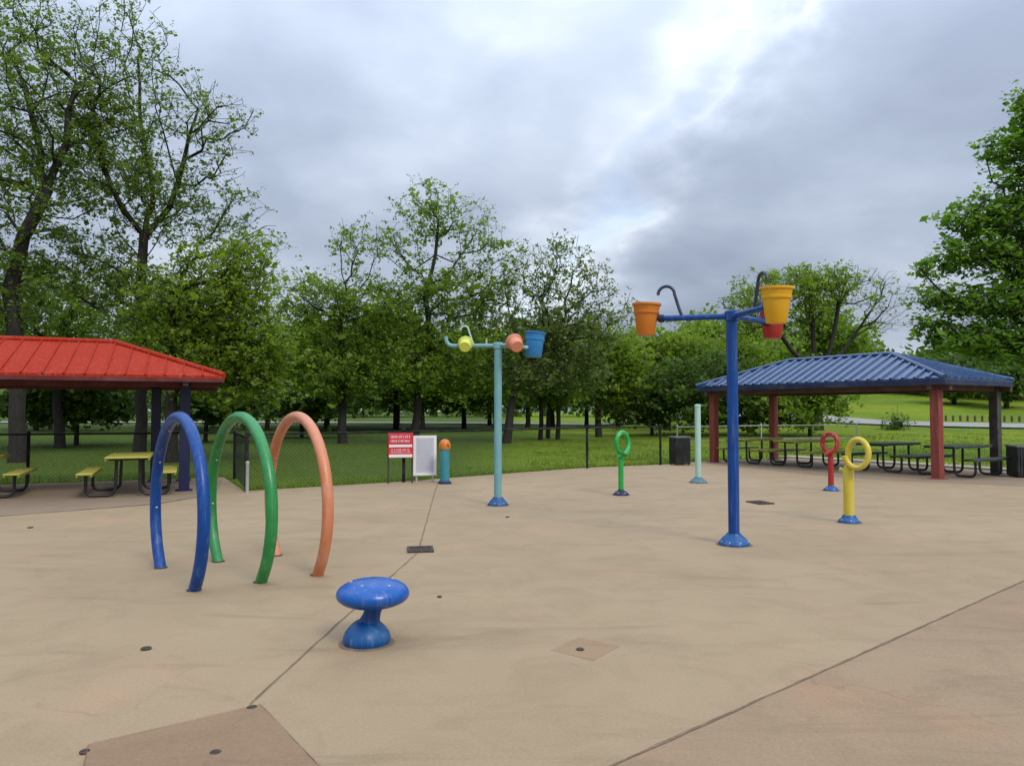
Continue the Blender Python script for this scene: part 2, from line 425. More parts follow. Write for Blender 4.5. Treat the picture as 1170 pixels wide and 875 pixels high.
# ------------------------------------------------------------------ grass blades
rg = np.random.default_rng(5)
vs = []; fs = []
def blade(x, y, h, w):
    a = rg.uniform(0, 6.28); z = terrain(x, y) - .01; dx, dy = math.cos(a)*w, math.sin(a)*w
    lx, ly = rg.normal(0, h*.35), rg.normal(0, h*.35); n = len(vs)
    vs.extend([(x-dx, y-dy, z), (x+dx, y+dy, z), (x+lx, y+ly, z+h)]); fs.append((n, n+1, n+2))
cnt = 0
while cnt < 42000:
    y = 15.5 + 26 * rg.random() ** 1.6; x = rg.uniform(-.75, .75) * y
    if inside((x, y), PAD) : continue
    if x > 9 and inside((x, y), [(13.2,20.6), (14.3,21.3), (10.1,27.8), (9.1,27.2)]): continue
    if x < .5 and y > 16.8 and rg.random() < .75: cnt += 1; continue      # fewer blades at left, so the shade painted in the turf shows
    h = rg.uniform(.025, .065) * (1 + .5*math.sin(x*1.3)*math.sin(y*1.1))
    for _ in range(2): blade(x + rg.normal(0,.04), y + rg.normal(0,.04), h, .006 + .0005*y)
    cnt += 1
edge = FENCE_A + []
def edge_weeds(pts, n):
    for a, c2 in zip(pts, pts[1:]):
        L = math.dist(a, c2)
        for _ in range(int(n*L)):
            u = rg.random(); x = a[0]+(c2[0]-a[0])*u + rg.normal(0,.10); y = a[1]+(c2[1]-a[1])*u + abs(rg.normal(0,.16)) + .05
            if inside((x, y), PAD): continue
            blade(x, y, rg.uniform(.08, .26) * (.6 + .8*rg.random()**3), .010)
edge_weeds([(-5.4,15.55), (-2.55,17.6), (.15,20.2), (2.1,21.95), (4.6,23.35), (5.9,24.6)], 220)
edge_weeds([(-7.0,18.75), (-12.5,16.3), (-20,13.2)], 120)
edge_weeds([(13.4,20.7), (14.6,19.7), (22,17.6)], 90)
mb = MB(); mb.v = vs; mb.f = fs
gr = mb.build('grass', M['blade'], smooth=0)
tag(gr, 'short green grass blades growing over the lawn outside the fence', 'grass', kind='stuff')

# ------------------------------------------------------------------ splash pad pieces
def footing(o, r, n=6, z=.036, br=None):
    """grout ring on the slab and the anchor bolts of a foot"""
    MB().lathe([(r+.035,0), (r+.03,.004), (r-.01,.005)], 28).build('grout_ring', M['joint'], o)
    for k in range(n):
        q = 2*math.pi*k/n + .2; rb = br or r*.86
        MB().lathe([(.014,0), (.014,.012), (.007,.017)], 6, Matrix.Translation((rb*math.cos(q), rb*math.sin(q), z))).build('bolt', M['galv'], o)
def flange(r=.17, h=.10, rp=.065):
    mb = MB().lathe([(r,0), (r,.022), (r*.93,.04), (r*.72,h*.72), (rp*1.25,h), (rp*1.12,h+.02)], 28)
    return mb
# blue mushroom
p = GP(421, 731)
o = thing('spray_mushroom', 'low blue mushroom shaped spray feature with a domed cap on the pad', 'water feature', (p.x, p.y, 0), .3)
MB().lathe([(.155,0), (.163,.02), (.163,.045), (.150,.078), (.128,.108), (.10,.135), (.078,.152), (.05,.158)], 36).build('base_dome', M['baseblue'], o)
q = Matrix.Rotation(-.3, 4, 'Z')
MB().tube([q @ Vector(v) for v in ((.012,.0,.09), (.018,.0,.14), (.030,0,.18), (.04,0,.22), (.045,0,.28))], [.105,.078,.062,.058,.085], 24).build('neck', M['blue'], o)
cp = MB(); prof = []
for i in range(25):
    a = -math.pi/2 + math.pi*i/24
    z = math.sin(a); prof.append((max(.002, .252*math.cos(a)**.82 if math.cos(a) > 0 else .002), (.104*z if z > 0 else .088*z)))
cp.lathe(prof, 48, q @ Matrix.Translation((.04,0,.335)))
cap = cp.build('cap', M['capblue'], o)
for a, r in ((-1.9,.15), (-.7,.17), (.6,.15), (2.0,.16), (3.2,.15)):
    MB().lathe([(.012,0), (.012,.006), (.006,.008)], 10, q @ Matrix.Translation((.04+r*math.cos(a), r*math.sin(a), .335+.104*math.sqrt(max(0,1-(r/.252)**2.3))-.003))).build('nozzle', M['galv'], cap)

footing(o, .16, 0)

# spray arches
def arch(f1, f2, mat, label, H=1.545, rt=.055):
    a, c2 = GP(*f1), GP(*f2); mid = (a + c2) / 2; d = (a - c2); ch = d.length / 2; d.normalize()
    Rr = (H*H + ch*ch) / (2*H); zc = H - Rr; a0 = math.asin(-zc / Rr)
    o = thing('spray_arch', label, 'water feature', (mid.x, mid.y, 0), 0, 'row of three spray arches')
    path = []
    for i in range(65):
        q = a0 + (math.pi - 2*a0) * i / 64
        path.append(d * Rr * math.cos(q) + Vector((0,0, zc + Rr*math.sin(q))))
    path[0] = path[0] - Vector((0,0,.02)); path[-1] = path[-1] - Vector((0,0,.02))
    MB().tube(path, rt, 20).build('hoop', M[mat], o)
    n = d.cross(Vector((0,0,1)))
    for k in (10, 18, 26, 32, 38, 46, 54):
        c = path[k]; inw = (Vector((0,0,zc)) - c).normalized()
        Mx = Matrix.Translation(c + inw*(rt-.003)) @ inw.to_track_quat('Z','Y').to_matrix().to_4x4()
        MB().lathe([(.011,0), (.011,.010), (.006,.013)], 8, Mx).build('nozzle', M['galv'], o)
    for e in (0, -1):
        c = path[e]
        MB().lathe([(.066,0), (.066,.005), (.058,.009)], 20, Matrix.Translation((c.x, c.y, .002))).build('foot_collar', M['iron'], o)
arch((225,672), (187,647), 'blue', 'royal blue spray arch, nearest hoop of the row of three')
arch((300,663), (252,640), 'green', 'green spray arch between the blue hoop and the orange hoop')
arch((364,655), (318,633), 'salmon', 'faded salmon orange spray arch beside the green hoop')

# loop sprays
def loop_spray(px, py, h, mat, flmat, yaw, label, rp=.06, rl=.043, Rl=.2, centred=False):
    p = GP(px, py)
    o = thing('loop_spray', label, 'water feature', (p.x, p.y, 0), yaw)
    flange(.15, .09, rp).build('base_flange', M[flmat], o); footing(o, .15)
    zc = h - Rl - rl
    z0 = zc - Rl*.75 - .06 if not centred else zc - Rl - .03
    MB().tube([(0,0,.06), (0,0,z0*.5), (0,0,z0-.02), (0,0,z0+.05)], [rp, rp, rp, rl*1.02], 20).build('pole', M[mat], o)
    if not centred:
        path = [(0,0,z0), (0,0,z0+.06)]
        for i in range(41):
            q = math.pi - 2*math.pi*.97 * i / 40
            path.append((Rl*.8 + Rl*.8*math.cos(q), -.10*(i/40)**2, zc + Rl*math.sin(q)))
    else:
        path = [(0,0,z0), (-.03,0,z0+.04)]
        for i in range(41):
            q = math.pi*1.36 - 2*math.pi*.93 * i / 40
            path.append((Rl*.82*math.cos(q), -.11*(i/40)**1.5, zc + Rl*math.sin(q)))
        e = Vector(path[-1]); path += [e + Vector((-.05,-.02,-.045))]
    MB().tube(path, rl, 16).build('loop', M[mat], o)
    for i in (8, 16, 24, 32):
        MB().lathe([(.010,0), (.010,.012), (.006,.015)], 8, Matrix.Translation(path[i]) @ Matrix.Rotation(math.pi/2, 4, 'X') @ Matrix.Translation((0,0,rl-.004))).build('nozzle', M['galv'], o)
    MB().tube([(-rp*.5,0,z0-.05), (-rp-.05,-.02,z0-.03)], [.03,.034], 12).build('side_nozzle', M[mat], o)
loop_spray(968, 596, 1.24, 'yellow', 'baseblue', R(-54), 'yellow post curling into a loop on top before the blue roofed shelter', .075, .042, .2)
loop_spray(709, 565, 1.24, 'lime', 'navy', R(48), 'bright green post with a curled loop on top near the fence', .05, .045, .19, True)
loop_spray(948, 560, 1.20, 'red', 'baseblue', R(-40), 'dull red post with a curled loop behind the yellow loop post', .055, .045, .19, True)

# mint column
p = GP(797, 551)
o = thing('spray_column', 'pale mint green plain spray column with a dark teal foot', 'water feature', (p.x, p.y, 0))
flange(.19, .11, .07).build('base_flange', M['tealdark'], o); footing(o, .19)
MB().lathe([(.066,.08), (.066,1.70), (.072,1.702), (.072,1.745), (.05,1.76), (.02,1.762)], 24).build('pole', M['mint'], o)
# bollard with orange dome
p = GP(508.5, 552)
o = thing('spray_bollard', 'teal bollard with an orange dome top beside the white notice board', 'water feature', (p.x, p.y, 0))
MB().lathe([(.15,0), (.15,.03), (.12,.06)], 24).build('base_flange', M['navy'], o)
MB().lathe([(.105,.05), (.105,.74), (.112,.742), (.112,.76), (.09,.762)], 24).build('post', M['bollard'], o)
MB().lathe([(.12,.762), (.13,.80), (.13,.86), (.115,.92), (.08,.965), (.03,.985)], 24).build('dome', M['orange'], o)
MB().tube([(.08,-.08,.87), (.11,-.13,.88)], [.025,.03], 10).build('side_nozzle', M['orange'], o)

# buckets
def bucket_mesh(r1, r0, h, M4=None):
    """open truncated cone with rolled rim and a bottom; hinge line at z=0 (middle)"""
    z0, z1 = -h/2, h/2
    prof = [(.02,z0), (r0*.92,z0), (r0,z0+.015), (r0+(r1-r0)*.62, z0+h*.66), (r0+(r1-r0)*.66+.012, z0+h*.68), (r0+(r1-r0)*.74+.012, z0+h*.74),
            (r0+(r1-r0)*.76, z0+h*.76), (r1,z1-.03), (r1+.016,z1-.024), (r1+.016,z1), (r1-.012,z1), (r1-.02,z1-.05), (r0-.02,z0+.03), (.02,z0+.03)]
    return MB().lathe(prof, 32, M4)

def gooseneck(base, out, h, r, rt=.021):
    """pipe rising from the arm and hooking over towards out"""
    b0 = Vector(base); d = Vector(out).normalized(); path = [b0 - Vector((0,0,.03)), b0 + Vector((0,0,.02))]
    st = h - r
    for i in range(1, 4): path.append(b0 + d*(.03*i) + Vector((0,0, st*i/3)))
    for i in range(1, 15):
        q = math.pi - math.pi * 1.02 * i / 14
        path.append(b0 + d*(.09 + r + r*math.cos(q)) + Vector((0,0, st + r*math.sin(q))))
    return MB().tube(path, rt, 12)

p = GP(837, 621)
AZ = R(164)
o = thing('bucket_tower', 'tall royal blue post with three arms carrying tipping buckets', 'water feature', (p.x, p.y, 0))
flange(.185, .12, .075).build('base_flange', M['baseblue'], o); footing(o, .185, 8)
HT = 2.72
MB().lathe([(.066,.10), (.066,HT-.02), (.085,HT-.018), (.085,HT+.09), (.07,HT+.105), (.02,HT+.11)], 28).build('pole', M['blue'], o)
for k, (mat, lab) in enumerate((('orange','orange tipping bucket'), ('yellowb','golden yellow tipping bucket'), ('red','red tipping bucket'))):
    a = AZ + k * R(120) - (R(3) if k == 1 else 0); d = Vector((math.cos(a), math.sin(a), 0)); z = Vector((0,0,HT+.035))
    LA = .83
    arm = MB().tube([d*.05+z, d*.5+z, d*LA+z], .037, 16).build('arm', M['blue'], o)
    MB().tube([d*(LA-.02)+z, d*(LA+.05)+z], .05, 14).build('pivot', M['navy'], arm)
    bk = d*(LA+.20) + z + Vector((0,0,-.005))
    tilt = [R(-2), R(3), R(2)][k]
    M4 = Matrix.Translation(bk) @ Matrix.Rotation(tilt, 4, Vector((-d.y, d.x, 0)))
    b_ = bucket_mesh(.166, .112, .395, M4).build('bucket', M[mat], o); b_['label'] = lab
    s = MB()
    s.tube([d*(LA+.04)+z, d*(LA+.10)+z], .03, 10); s.build('hinge', M['navy'], b_)
    if k < 2: gooseneck(d*(LA-.24)+z if k == 0 else d*(LA-.28)+z, d, .40, .10, .02).build('spout_pipe', M['pipe'], o)
    else: gooseneck(d*(LA-.20)+z, d, .30, .10, .02).build('spout_pipe', M['pipe'], o)

p = GP(569, 576.5)
o = thing('bucket_tower', 'tall pale teal post with a thin left arm and small coloured buckets', 'water feature', (p.x, p.y, 0))
flange(.175, .12, .075).build('base_flange', M['footblue'], o); footing(o, .175, 6)
HT = 2.70
MB().lathe([(.066,.10), (.066,HT-.02), (.085,HT-.018), (.085,HT+.07), (.07,HT+.085), (.02,HT+.09)], 28).build('pole', M['teal'], o)
z = Vector((0,0,HT+.03))
l = Vector((-1,.06,0)).normalized()
el = [l*.05+z, l*.4+z, l*.78+z] + [l*(.78+.12*math.sin(q))+z+Vector((0,0,.12-.12*math.cos(q))) for q in (.3,.6,.9,1.2,1.45)] + [l*.905+z+Vector((0,0,.16))]
MB().tube(el, .034, 14).build('arm', M['teal'], o)
M4 = Matrix.Translation(l*.56+z+Vector((0,-.13,0))) @ Matrix.Rotation(R(-66), 4, 'X')
b_ = bucket_mesh(.115, .095, .20, M4).build('bucket', M['lemon'], o); b_['label'] = 'small lime yellow bucket tipped on its side'
MB().tube([l*.56+z, l*.56+z+Vector((0,-.1,0))], .03, 10).build('hinge', M['teal'], b_)
gooseneck(l*.42+z, l, .34, .07, .017).build('spout_pipe', M['mint'], o)
MB().tube([l*.2+z, l*.2+z+Vector((0,0,.12))], [.02,.016], 10).build('nozzle', M['galv'], o)
r_ = Vector((.72,-.69,0)); rr = Vector((.80,.60,0))
MB().tube([r_*.05+z, r_*.3+z], .034, 14).build('arm', M['teal'], o)
M4 = Matrix.Translation(r_*.42+z) @ Matrix.Rotation(R(-62), 4, Vector((1,.3,0)))
b_ = bucket_mesh(.13, .105, .22, M4).build('bucket', M['coral'], o); b_['label'] = 'coral pink bucket tipped over'
MB().tube([rr*.05+z, rr*.56+z], .034, 14).build('arm', M['teal'], o)
M4 = Matrix.Translation(rr*.80+z+Vector((0,0,.06))) @ Matrix.Rotation(R(5), 4, 'Y')
b_ = bucket_mesh(.172, .145, .45, M4).build('bucket', M['skyblue'], o); b_['label'] = 'sky blue tipping bucket'
MB().tube([rr*.54+z, rr*.66+z], .028, 10).build('hinge', M['mint'], b_)

# ------------------------------------------------------------------ fences
def fence(name, pts, h, mat, label, posts, wire=True, rails=(1.0,), rp=.036, rr=.024, closed_mesh_sp=.085):
    o = thing(name, label, 'fence', (pts[0][0], pts[0][1], 0))
    b0 = Vector((pts[0][0], pts[0][1], 0))
    P = [Vector((x, y, 0)) - b0 for x, y in pts]
    for a in posts:
        q = Vector((*a, 0)) - b0
        z = terrain(a[0], a[1])
        MB().lathe([(rp,z-.1), (rp,h), (rp*1.2,h+.005), (rp*1.2,h+.03), (rp*.6,h+.06), (.004,h+.065)], 12, Matrix.Translation(q)).build('post', M[mat], o)
    for k in rails:
        MB().tube([v + Vector((0,0,h*k-.02)) for v in P], rr, 8).build('top_rail' if k > .9 else 'lower_rail', M[mat], o)
    if wire:
        mb = MB(); zt = h - .03; zb = .03; H = zt - zb
        for a, c2 in zip(P, P[1:]):
            L = (c2-a).length; u = (c2-a)/L
            s = -H
            while s < L:
                for sg in (0, 1):
                    s0, s1 = s, s + H; za, zb_ = (zb, zt) if sg == 0 else (zt, zb)
                    t0 = max(0, -s0 / H); t1 = min(1, (L - s0) / H)
                    if t1 - t0 > .02:
                        A = a + u*(s0+H*t0) + Vector((0,0, za+(zb_-za)*t0)); B = a + u*(s0+H*t1) + Vector((0,0, za+(zb_-za)*t1))
                        mb.tube([A, B], .0019, 3, False)
                s += closed_mesh_sp
        mb.build('wire_mesh', M[mat], o, smooth=0)
    return o
fence('chain_link_fence', [(-5.3,15.4), (4.45,23.1)] if False else FENCE_A, 1.16, 'fence', 'black chain link fence running behind the signs at the back of the pad',
      [FENCE_A[0], FENCE_A[1], (0.3-.65,19.4), FENCE_A[3], FENCE_A[4]])
fence('chain_link_fence', [(-5.3,15.4), (-6.8,18.9), (-9.95,18.0), (-13.0,16.9), (-17.5,15.3), (-22,13.6)], 1.10, 'fence', 'black chain link fence behind the red roofed shelter',
      [(-6.8,18.9), (-11.05,17.6), (-15.2,16.1), (-19.5,14.5)])
fence('railing', [(5.5,25.6), (9.2,28.4), (13.2,29.5)], 1.1, 'galv', 'thin pale grey railing behind the blue roofed shelter',
      [(5.5,25.6), (9.2,28.4), (13.2,29.5)], False, (1.0, .55), .025, .016)
q = Vector((-5.3+.05,15.3,0))
o = MB().lathe([(.035,0), (.035,.55), (.04,.56), (.04,.6), (.01,.62)], 12).build('marker_post', M['galv'], loc=q)
tag(o, 'short grey steel post at the corner of the black fence', 'post')

# signs
d = (Vector((*FENCE_A[1],0)) - Vector((*FENCE_A[0],0))).normalized(); nrm = Vector((d.y, -d.x, 0))
d2 = (Vector((*FENCE_A[2],0)) - Vector((*FENCE_A[1],0))).normalized()
yr = 17.3
def sign_axes(rz): 
    return Vector((math.cos(rz), math.sin(rz), 0)), Vector((math.sin(rz), -math.cos(rz), 0))
X, N = sign_axes(R(14))
pL = AT(444, 549, 17.15); pL.z = 0
o = thing('warning_sign', 'red notice sign with white bands on two dark posts by the fence', 'sign', pL)
W = 28/FOC*17.15
z0, z1 = EYE+(HOR-523)*17.15/FOC, EYE+(HOR-494.5)*17.15/FOC
for s in (0, 1): MB().box(X*(W*s*.97+.005)+Vector((0,0,z1/2-.0))-N*.03, (.04,.03,z1+.02), X, -N).build('post', M['fasred'] if False else M['coldark'], o)
ctr = X*W/2 + Vector((0,0,(z0+z1)/2))
MB().rbox(ctr, (W, .014, z1-z0), .004, X, -N).build('panel', M['signred'], o)
H = z1-z0
def bar(mb, u0, u1, v0, v1, base=ctr, w=W, h=H, off=.009):
    mb.box(base + X*((u0+u1)/2-.5)*w + Vector((0,0,(.5-(v0+v1)/2)*h)) + N*off, ((u1-u0)*w, .003, (v1-v0)*h), X, -N)
mb = MB(); bar(mb, .03, .97, .47, .57); bar(mb, .03, .97, .86, .98); mb.build('white_band', M['signwhite'], o)
mb = MB(); rs = random.Random(3)
for row, hh in ((.09,.12), (.27,.10), (.64,.07), (.74,.06)):       # letter-height strokes, too worn to read
    u = .10
    while u < .88:
        w_ = rs.uniform(.02,.05); bar(mb, u, min(u+w_,.9), row+rs.uniform(0,.02), row+hh); u += w_ + (.018 if rs.random() < .75 else .05)
mb.build('lettering', M['signpink'], o)

yb = 17.45
pL = AT(472.5, 549, yb); pL.z = 0; W2 = 26.5/FOC*yb
z0, z1 = EYE+(HOR-543)*yb/FOC, EYE+(HOR-497.5)*yb/FOC
o = thing('notice_board', 'tall pale grey notice board in a white frame beside the red sign', 'sign', pL)
ctr2 = X*W2/2 + Vector((0,0,(z0+z1)/2)); H2 = z1-z0
MB().rbox(ctr2, (W2-.07, .016, H2-.07), .003, X, -N).build('panel', M['signgrey'], o)
fr = MB()
for s in (-1, 1):
    fr.box(ctr2+X*s*(W2/2-.03), (.06,.03,H2), X, -N); fr.box(ctr2+Vector((0,0,s*(H2/2-.03))), (W2-.12,.03,.06), X, -N)
fr.build('frame', M['signwhite'], o)
mb = MB(); rs = random.Random(9)
for r in range(15):
    u = .17
    while u < .80:
        w_ = rs.uniform(.04,.11); bar(mb, u, min(u+w_,.83), .12+r*.051, .12+r*.051+.014, ctr2, W2, H2, .0095); u += w_ + .025
    if r % 5 == 4: continue
mb.build('lettering', M['ink'], o)
for s in (-1, 1): MB().box(ctr2+X*s*(W2/2-.08)-N*.035+Vector((0,0,-(z0+H2/2)/2-.02+.0)), (.04,.03,z0+H2/2), X, -N).build('post', M['galv'], o)

# ------------------------------------------------------------------ bins
def trash_bin(p, w, h, rz, label):
    o = thing('trash_bin', label, 'trash bin', p, rz)
    b_ = MB(); n = 12
    for s in range(4):
        Mx = Matrix.Rotation(s*math.pi/2, 4, 'Z')
        for i in range(n):
            c = Mx @ Vector(((i+.5)/n*w-w/2, -w/2, h*.5)); b_.box(c, (w/n*.72,.02,h*.92), Mx.to_3x3()@Vector((1,0,0)), Mx.to_3x3()@Vector((0,1,0)))
    b_.build('slat_panel', M['bin'], o)
    MB().lathe([(w*.44,.03), (w*.46,h*.94), (w*.43,h*.94), (w*.41,.06), (.02,.05)], 24).build('liner', M['hole'], o)
    r_ = MB()
    for s in (-1, 1):
        r_.rbox((s*(w/2-.02),0,h*.985), (.09,w+.05,.05), .01); r_.rbox((0,s*(w/2-.02),h*.985), (w-.13,.09,.05), .01)
    r_.build('rim', M['binrim'], o)
    f = MB()
    for a in (-1,1):
        for c in (-1,1): f.box((a*w*.42, c*w*.42, .03), (.05,.05,.06))
    f.build('feet', M['bin'], o)
trash_bin(Vector((5.05,23.2,0)), .46, .84, R(14), 'square black slatted trash bin with a grey rim at the end of the fence')
trash_bin(Vector((12.62,18.85,0)), .70, .76, R(-14), 'wide black trash bin beside the dark right column of the blue roofed shelter')

# ------------------------------------------------------------------ picnic tables
def picnic_table(p, rz, topmat, label, group, mesh=None):
    o = thing('picnic_table', label, 'picnic table', p, rz, group)
    def slab(name, cx, w, z):
        mb = MB().rbox((cx,0,z), (w,1.83,.035), .012)
        for s in (-1, 1): mb.box((cx+s*(w/2-.02),0,z-.03), (.03,1.78,.03))
        return mb.build(name, M[topmat], o)
    slab('tabletop', 0, .76, .745); slab('bench', -.70, .27, .455); slab('bench', .70, .27, .455)
    for e in (-1, 1):
        for s in (-1, 1):
            y = e*.60; pth = [(s*.70,y,.44), (s*.70,y,.16)]
            for i in range(1, 6):
                q = math.pi/2*i/5; pth.append((s*(.70-.11*(1-math.cos(q))), y, .16-.115*math.sin(q)))
            for i in range(0, 6):
                q = math.pi/2*i/5; pth.append((s*(.34-.13*math.sin(q)), y, .045+.13*(1-math.cos(q))))
            pth += [(s*.20,y,.5), (s*.20,y,.71)]
            MB().tube(pth, .030, 10).build('leg', M['black'], o)
        MB().tube([(-.33,e*.60,.705), (.33,e*.60,.705)], .022, 8).build('cross_bar', M['black'], o)
    MB().tube([(0,-.6,.70), (0,.6,.70)], .02, 8).build('spine_bar', M['black'], o)
    return o
VR = math.atan2(.92, -.39) - math.pi/2
picnic_table(Vector((-7.45,15.05,0)), VR, 'tableyellow', 'yellow picnic table nearest the navy columns of the red roofed shelter', 'yellow picnic tables')
picnic_table(Vector((-10.05,14.5,0)), VR, 'tableyellow', 'yellow picnic table cut by the left edge of the photo', 'yellow picnic tables')
VB = math.atan2(.54, .84) - math.pi/2
picnic_table(Vector((7.55,24.0,0)), VB, 'tableyellow', 'yellow picnic table at the far end under the blue roof behind the tall blue post', 'yellow picnic tables')
picnic_table(Vector((8.55,22.55,0)), VB, 'tableyellow', 'yellow picnic table under the blue roof just left of the dull red loop post', 'yellow picnic tables')
picnic_table(Vector((10.15,20.75,0)), VB, 'tabledark', 'dark picnic table under the blue roof right of the yellow loop post', 'dark picnic tables')
picnic_table(Vector((11.15,19.25,0)), VB, 'tabledark', 'dark picnic table behind the front red column of the blue roofed shelter', 'dark picnic tables')

# ------------------------------------------------------------------ shelters
def shelter(origin, U, V, LU, LV, ze, zr, cols, roofmat, fasmat, label, colmats, colw, seam, rib, inset, FH=.11, soffit='wood', beam=None):
    """hip roof; origin = one eave corner, long side V... U and V unit vectors, ridge along the longer side"""
    O = Vector((*origin, 0)); U = Vector((*U, 0)).normalized(); V = Vector((*V, 0)).normalized()
    o = thing('picnic_shelter', label, 'shelter', O); Z = Vector((0,0,1))
    h = zr - ze
    c00, c10, c11, c01 = Vector(), U*LU, U*LU+V*LV, V*LV
    ra, rb = U*LU/2 + V*inset + Z*zr, U*LU/2 + V*(LV-inset) + Z*zr
    E = [c + Z*ze for c in (c00, c10, c11, c01)]
    roof = MB()
    for fpts in ([E[0], E[1], ra], [E[1], E[2], rb, ra], [E[2], E[3], rb], [E[3], E[0], ra, rb]):
        nn = (fpts[1]-fpts[0]).cross(fpts[2]-fpts[0]).normalized()
        if nn.z < 0: nn = -nn
        n = len(fpts); low = [q - Z*.05 for q in fpts]
        roof.add(fpts + low, [tuple(range(n)), tuple(range(2*n-1, n-1, -1))] + [(i, (i+1)%n, (i+1)%n+n, i+n) for i in range(n)])
        a, b_ = fpts[0], fpts[1]; e = (b_-a).normalized(); L = (b_-a).length
        up = nn.cross(e); 
        if up.z < 0: up = -up
        smax = (fpts[2]-a).dot(up)
        if n == 3: ta, tb = (fpts[2]-a).dot(e), (fpts[2]-a).dot(e)
        else: tb, ta = (fpts[2]-a).dot(e), (fpts[3]-a).dot(e)
        t_ = seam/2
        while t_ < L:
            if t_ < ta: s = smax * t_/ta
            elif t_ > tb: s = smax * (L-t_)/(L-tb)
            else: s = smax
            if s > .15:
                w, hh = rib; p0 = a + e*t_ + nn*.001; p1 = p0 + up*(s-.04)
                vs = []
                for q in (p0 - up*.02, p1): vs += [q - e*w/2, q - e*w*.28 + nn*hh, q + e*w*.28 + nn*hh, q + e*w/2]
                roof.add(vs, [(0,1,5,4), (1,2,6,5), (2,3,7,6), (3,2,1,0), (4,5,6,7)])
            t_ += seam
    rf = roof.build('roof', M[roofmat], o, smooth=25)
    cap = MB()
    for a, b_ in ((ra, rb), (E[0], ra), (E[1], ra), (E[2], rb), (E[3], rb)):
        cap.tube([a + Z*.02, b_ + Z*.02], .055, 8)
    cap.build('ridge_cap', M[roofmat], rf)
    fa = MB()
    for a, b_ in zip(E, E[1:]+E[:1]):
        e = (b_-a).normalized(); nn = e.cross(Z)
        fa.box((a+b_)/2 - Z*(FH/2+.052) - nn*.012, ((b_-a).length-.03, .025, FH), e, nn)
    fa.build('fascia', M[fasmat], o)
    bm_ = MB()
    zc = ze - (beam or FH + .07)
    C = [Vector((*c, 0)) - O for c in cols]
    o_u = min(c.dot(U) for c in C); p_u = max(c.dot(U) for c in C); o_v = min(c.dot(V) for c in C); p_v = max(c.dot(V) for c in C)
    for uu in (o_u, p_u): bm_.box(U*uu + V*LV/2 + Z*(zc), (.12, LV-.1, .2), U, V)
    for vv in (o_v, p_v): bm_.box(V*vv + U*LU/2 + Z*(zc-.003), (LU-.1, .10, .18), U, V)
    bm_.build('beam', M[soffit], o)
    for c, cm in zip(C, colmats):
        k = MB().rbox(c + Z*(ze-.15)/2, (colw, colw, ze-.15), .012, U, V).build('column', M[cm], o)
        MB().rbox(c + Z*.012, (colw+.12, colw+.12, .024), .006, U, V).build('base_plate', M[cm], k)
    return o
# red roofed shelter: eave corner right front, U away from viewer, V to the left
Ur = (-.39,.92); Vr = (-.92,-.39)
oR = Vector((-5.62,15.0))
colsR = [(-6.63,15.6), (-7.62,17.9), (-8.20,17.72), (-12.6,13.06), (-13.6,15.4)]
shelter(oR, Ur, Vr, 4.4, 8.6, 2.29, 3.05, colsR, 'roofred', 'fasred', 'picnic shelter with a red ribbed metal hip roof and navy columns', ['navy']*5, .20, .335, (.036,.026), 2.1, .07, 'fasred', .10)
# blue roofed shelter
ub = Vector((.84,.54)); vb = Vector((-.54,.84))
A = Vector((10.1,18.3)); B = Vector((12.45,19.82)); D = Vector((6.35,24.2)); Cc = Vector((8.75,25.75))
oB = A - ub*.36 - vb*.40
shelter(oB, ub, vb, 3.25, 7.75, 2.39, 3.13, [A, B, D, Cc], 'roofblue', 'fasblue', 'picnic shelter with a glossy blue ribbed hip roof on brick red columns',
        ['colred', 'coldark', 'colred', 'colred'], .21, .30, (.10,.045), 2.25)

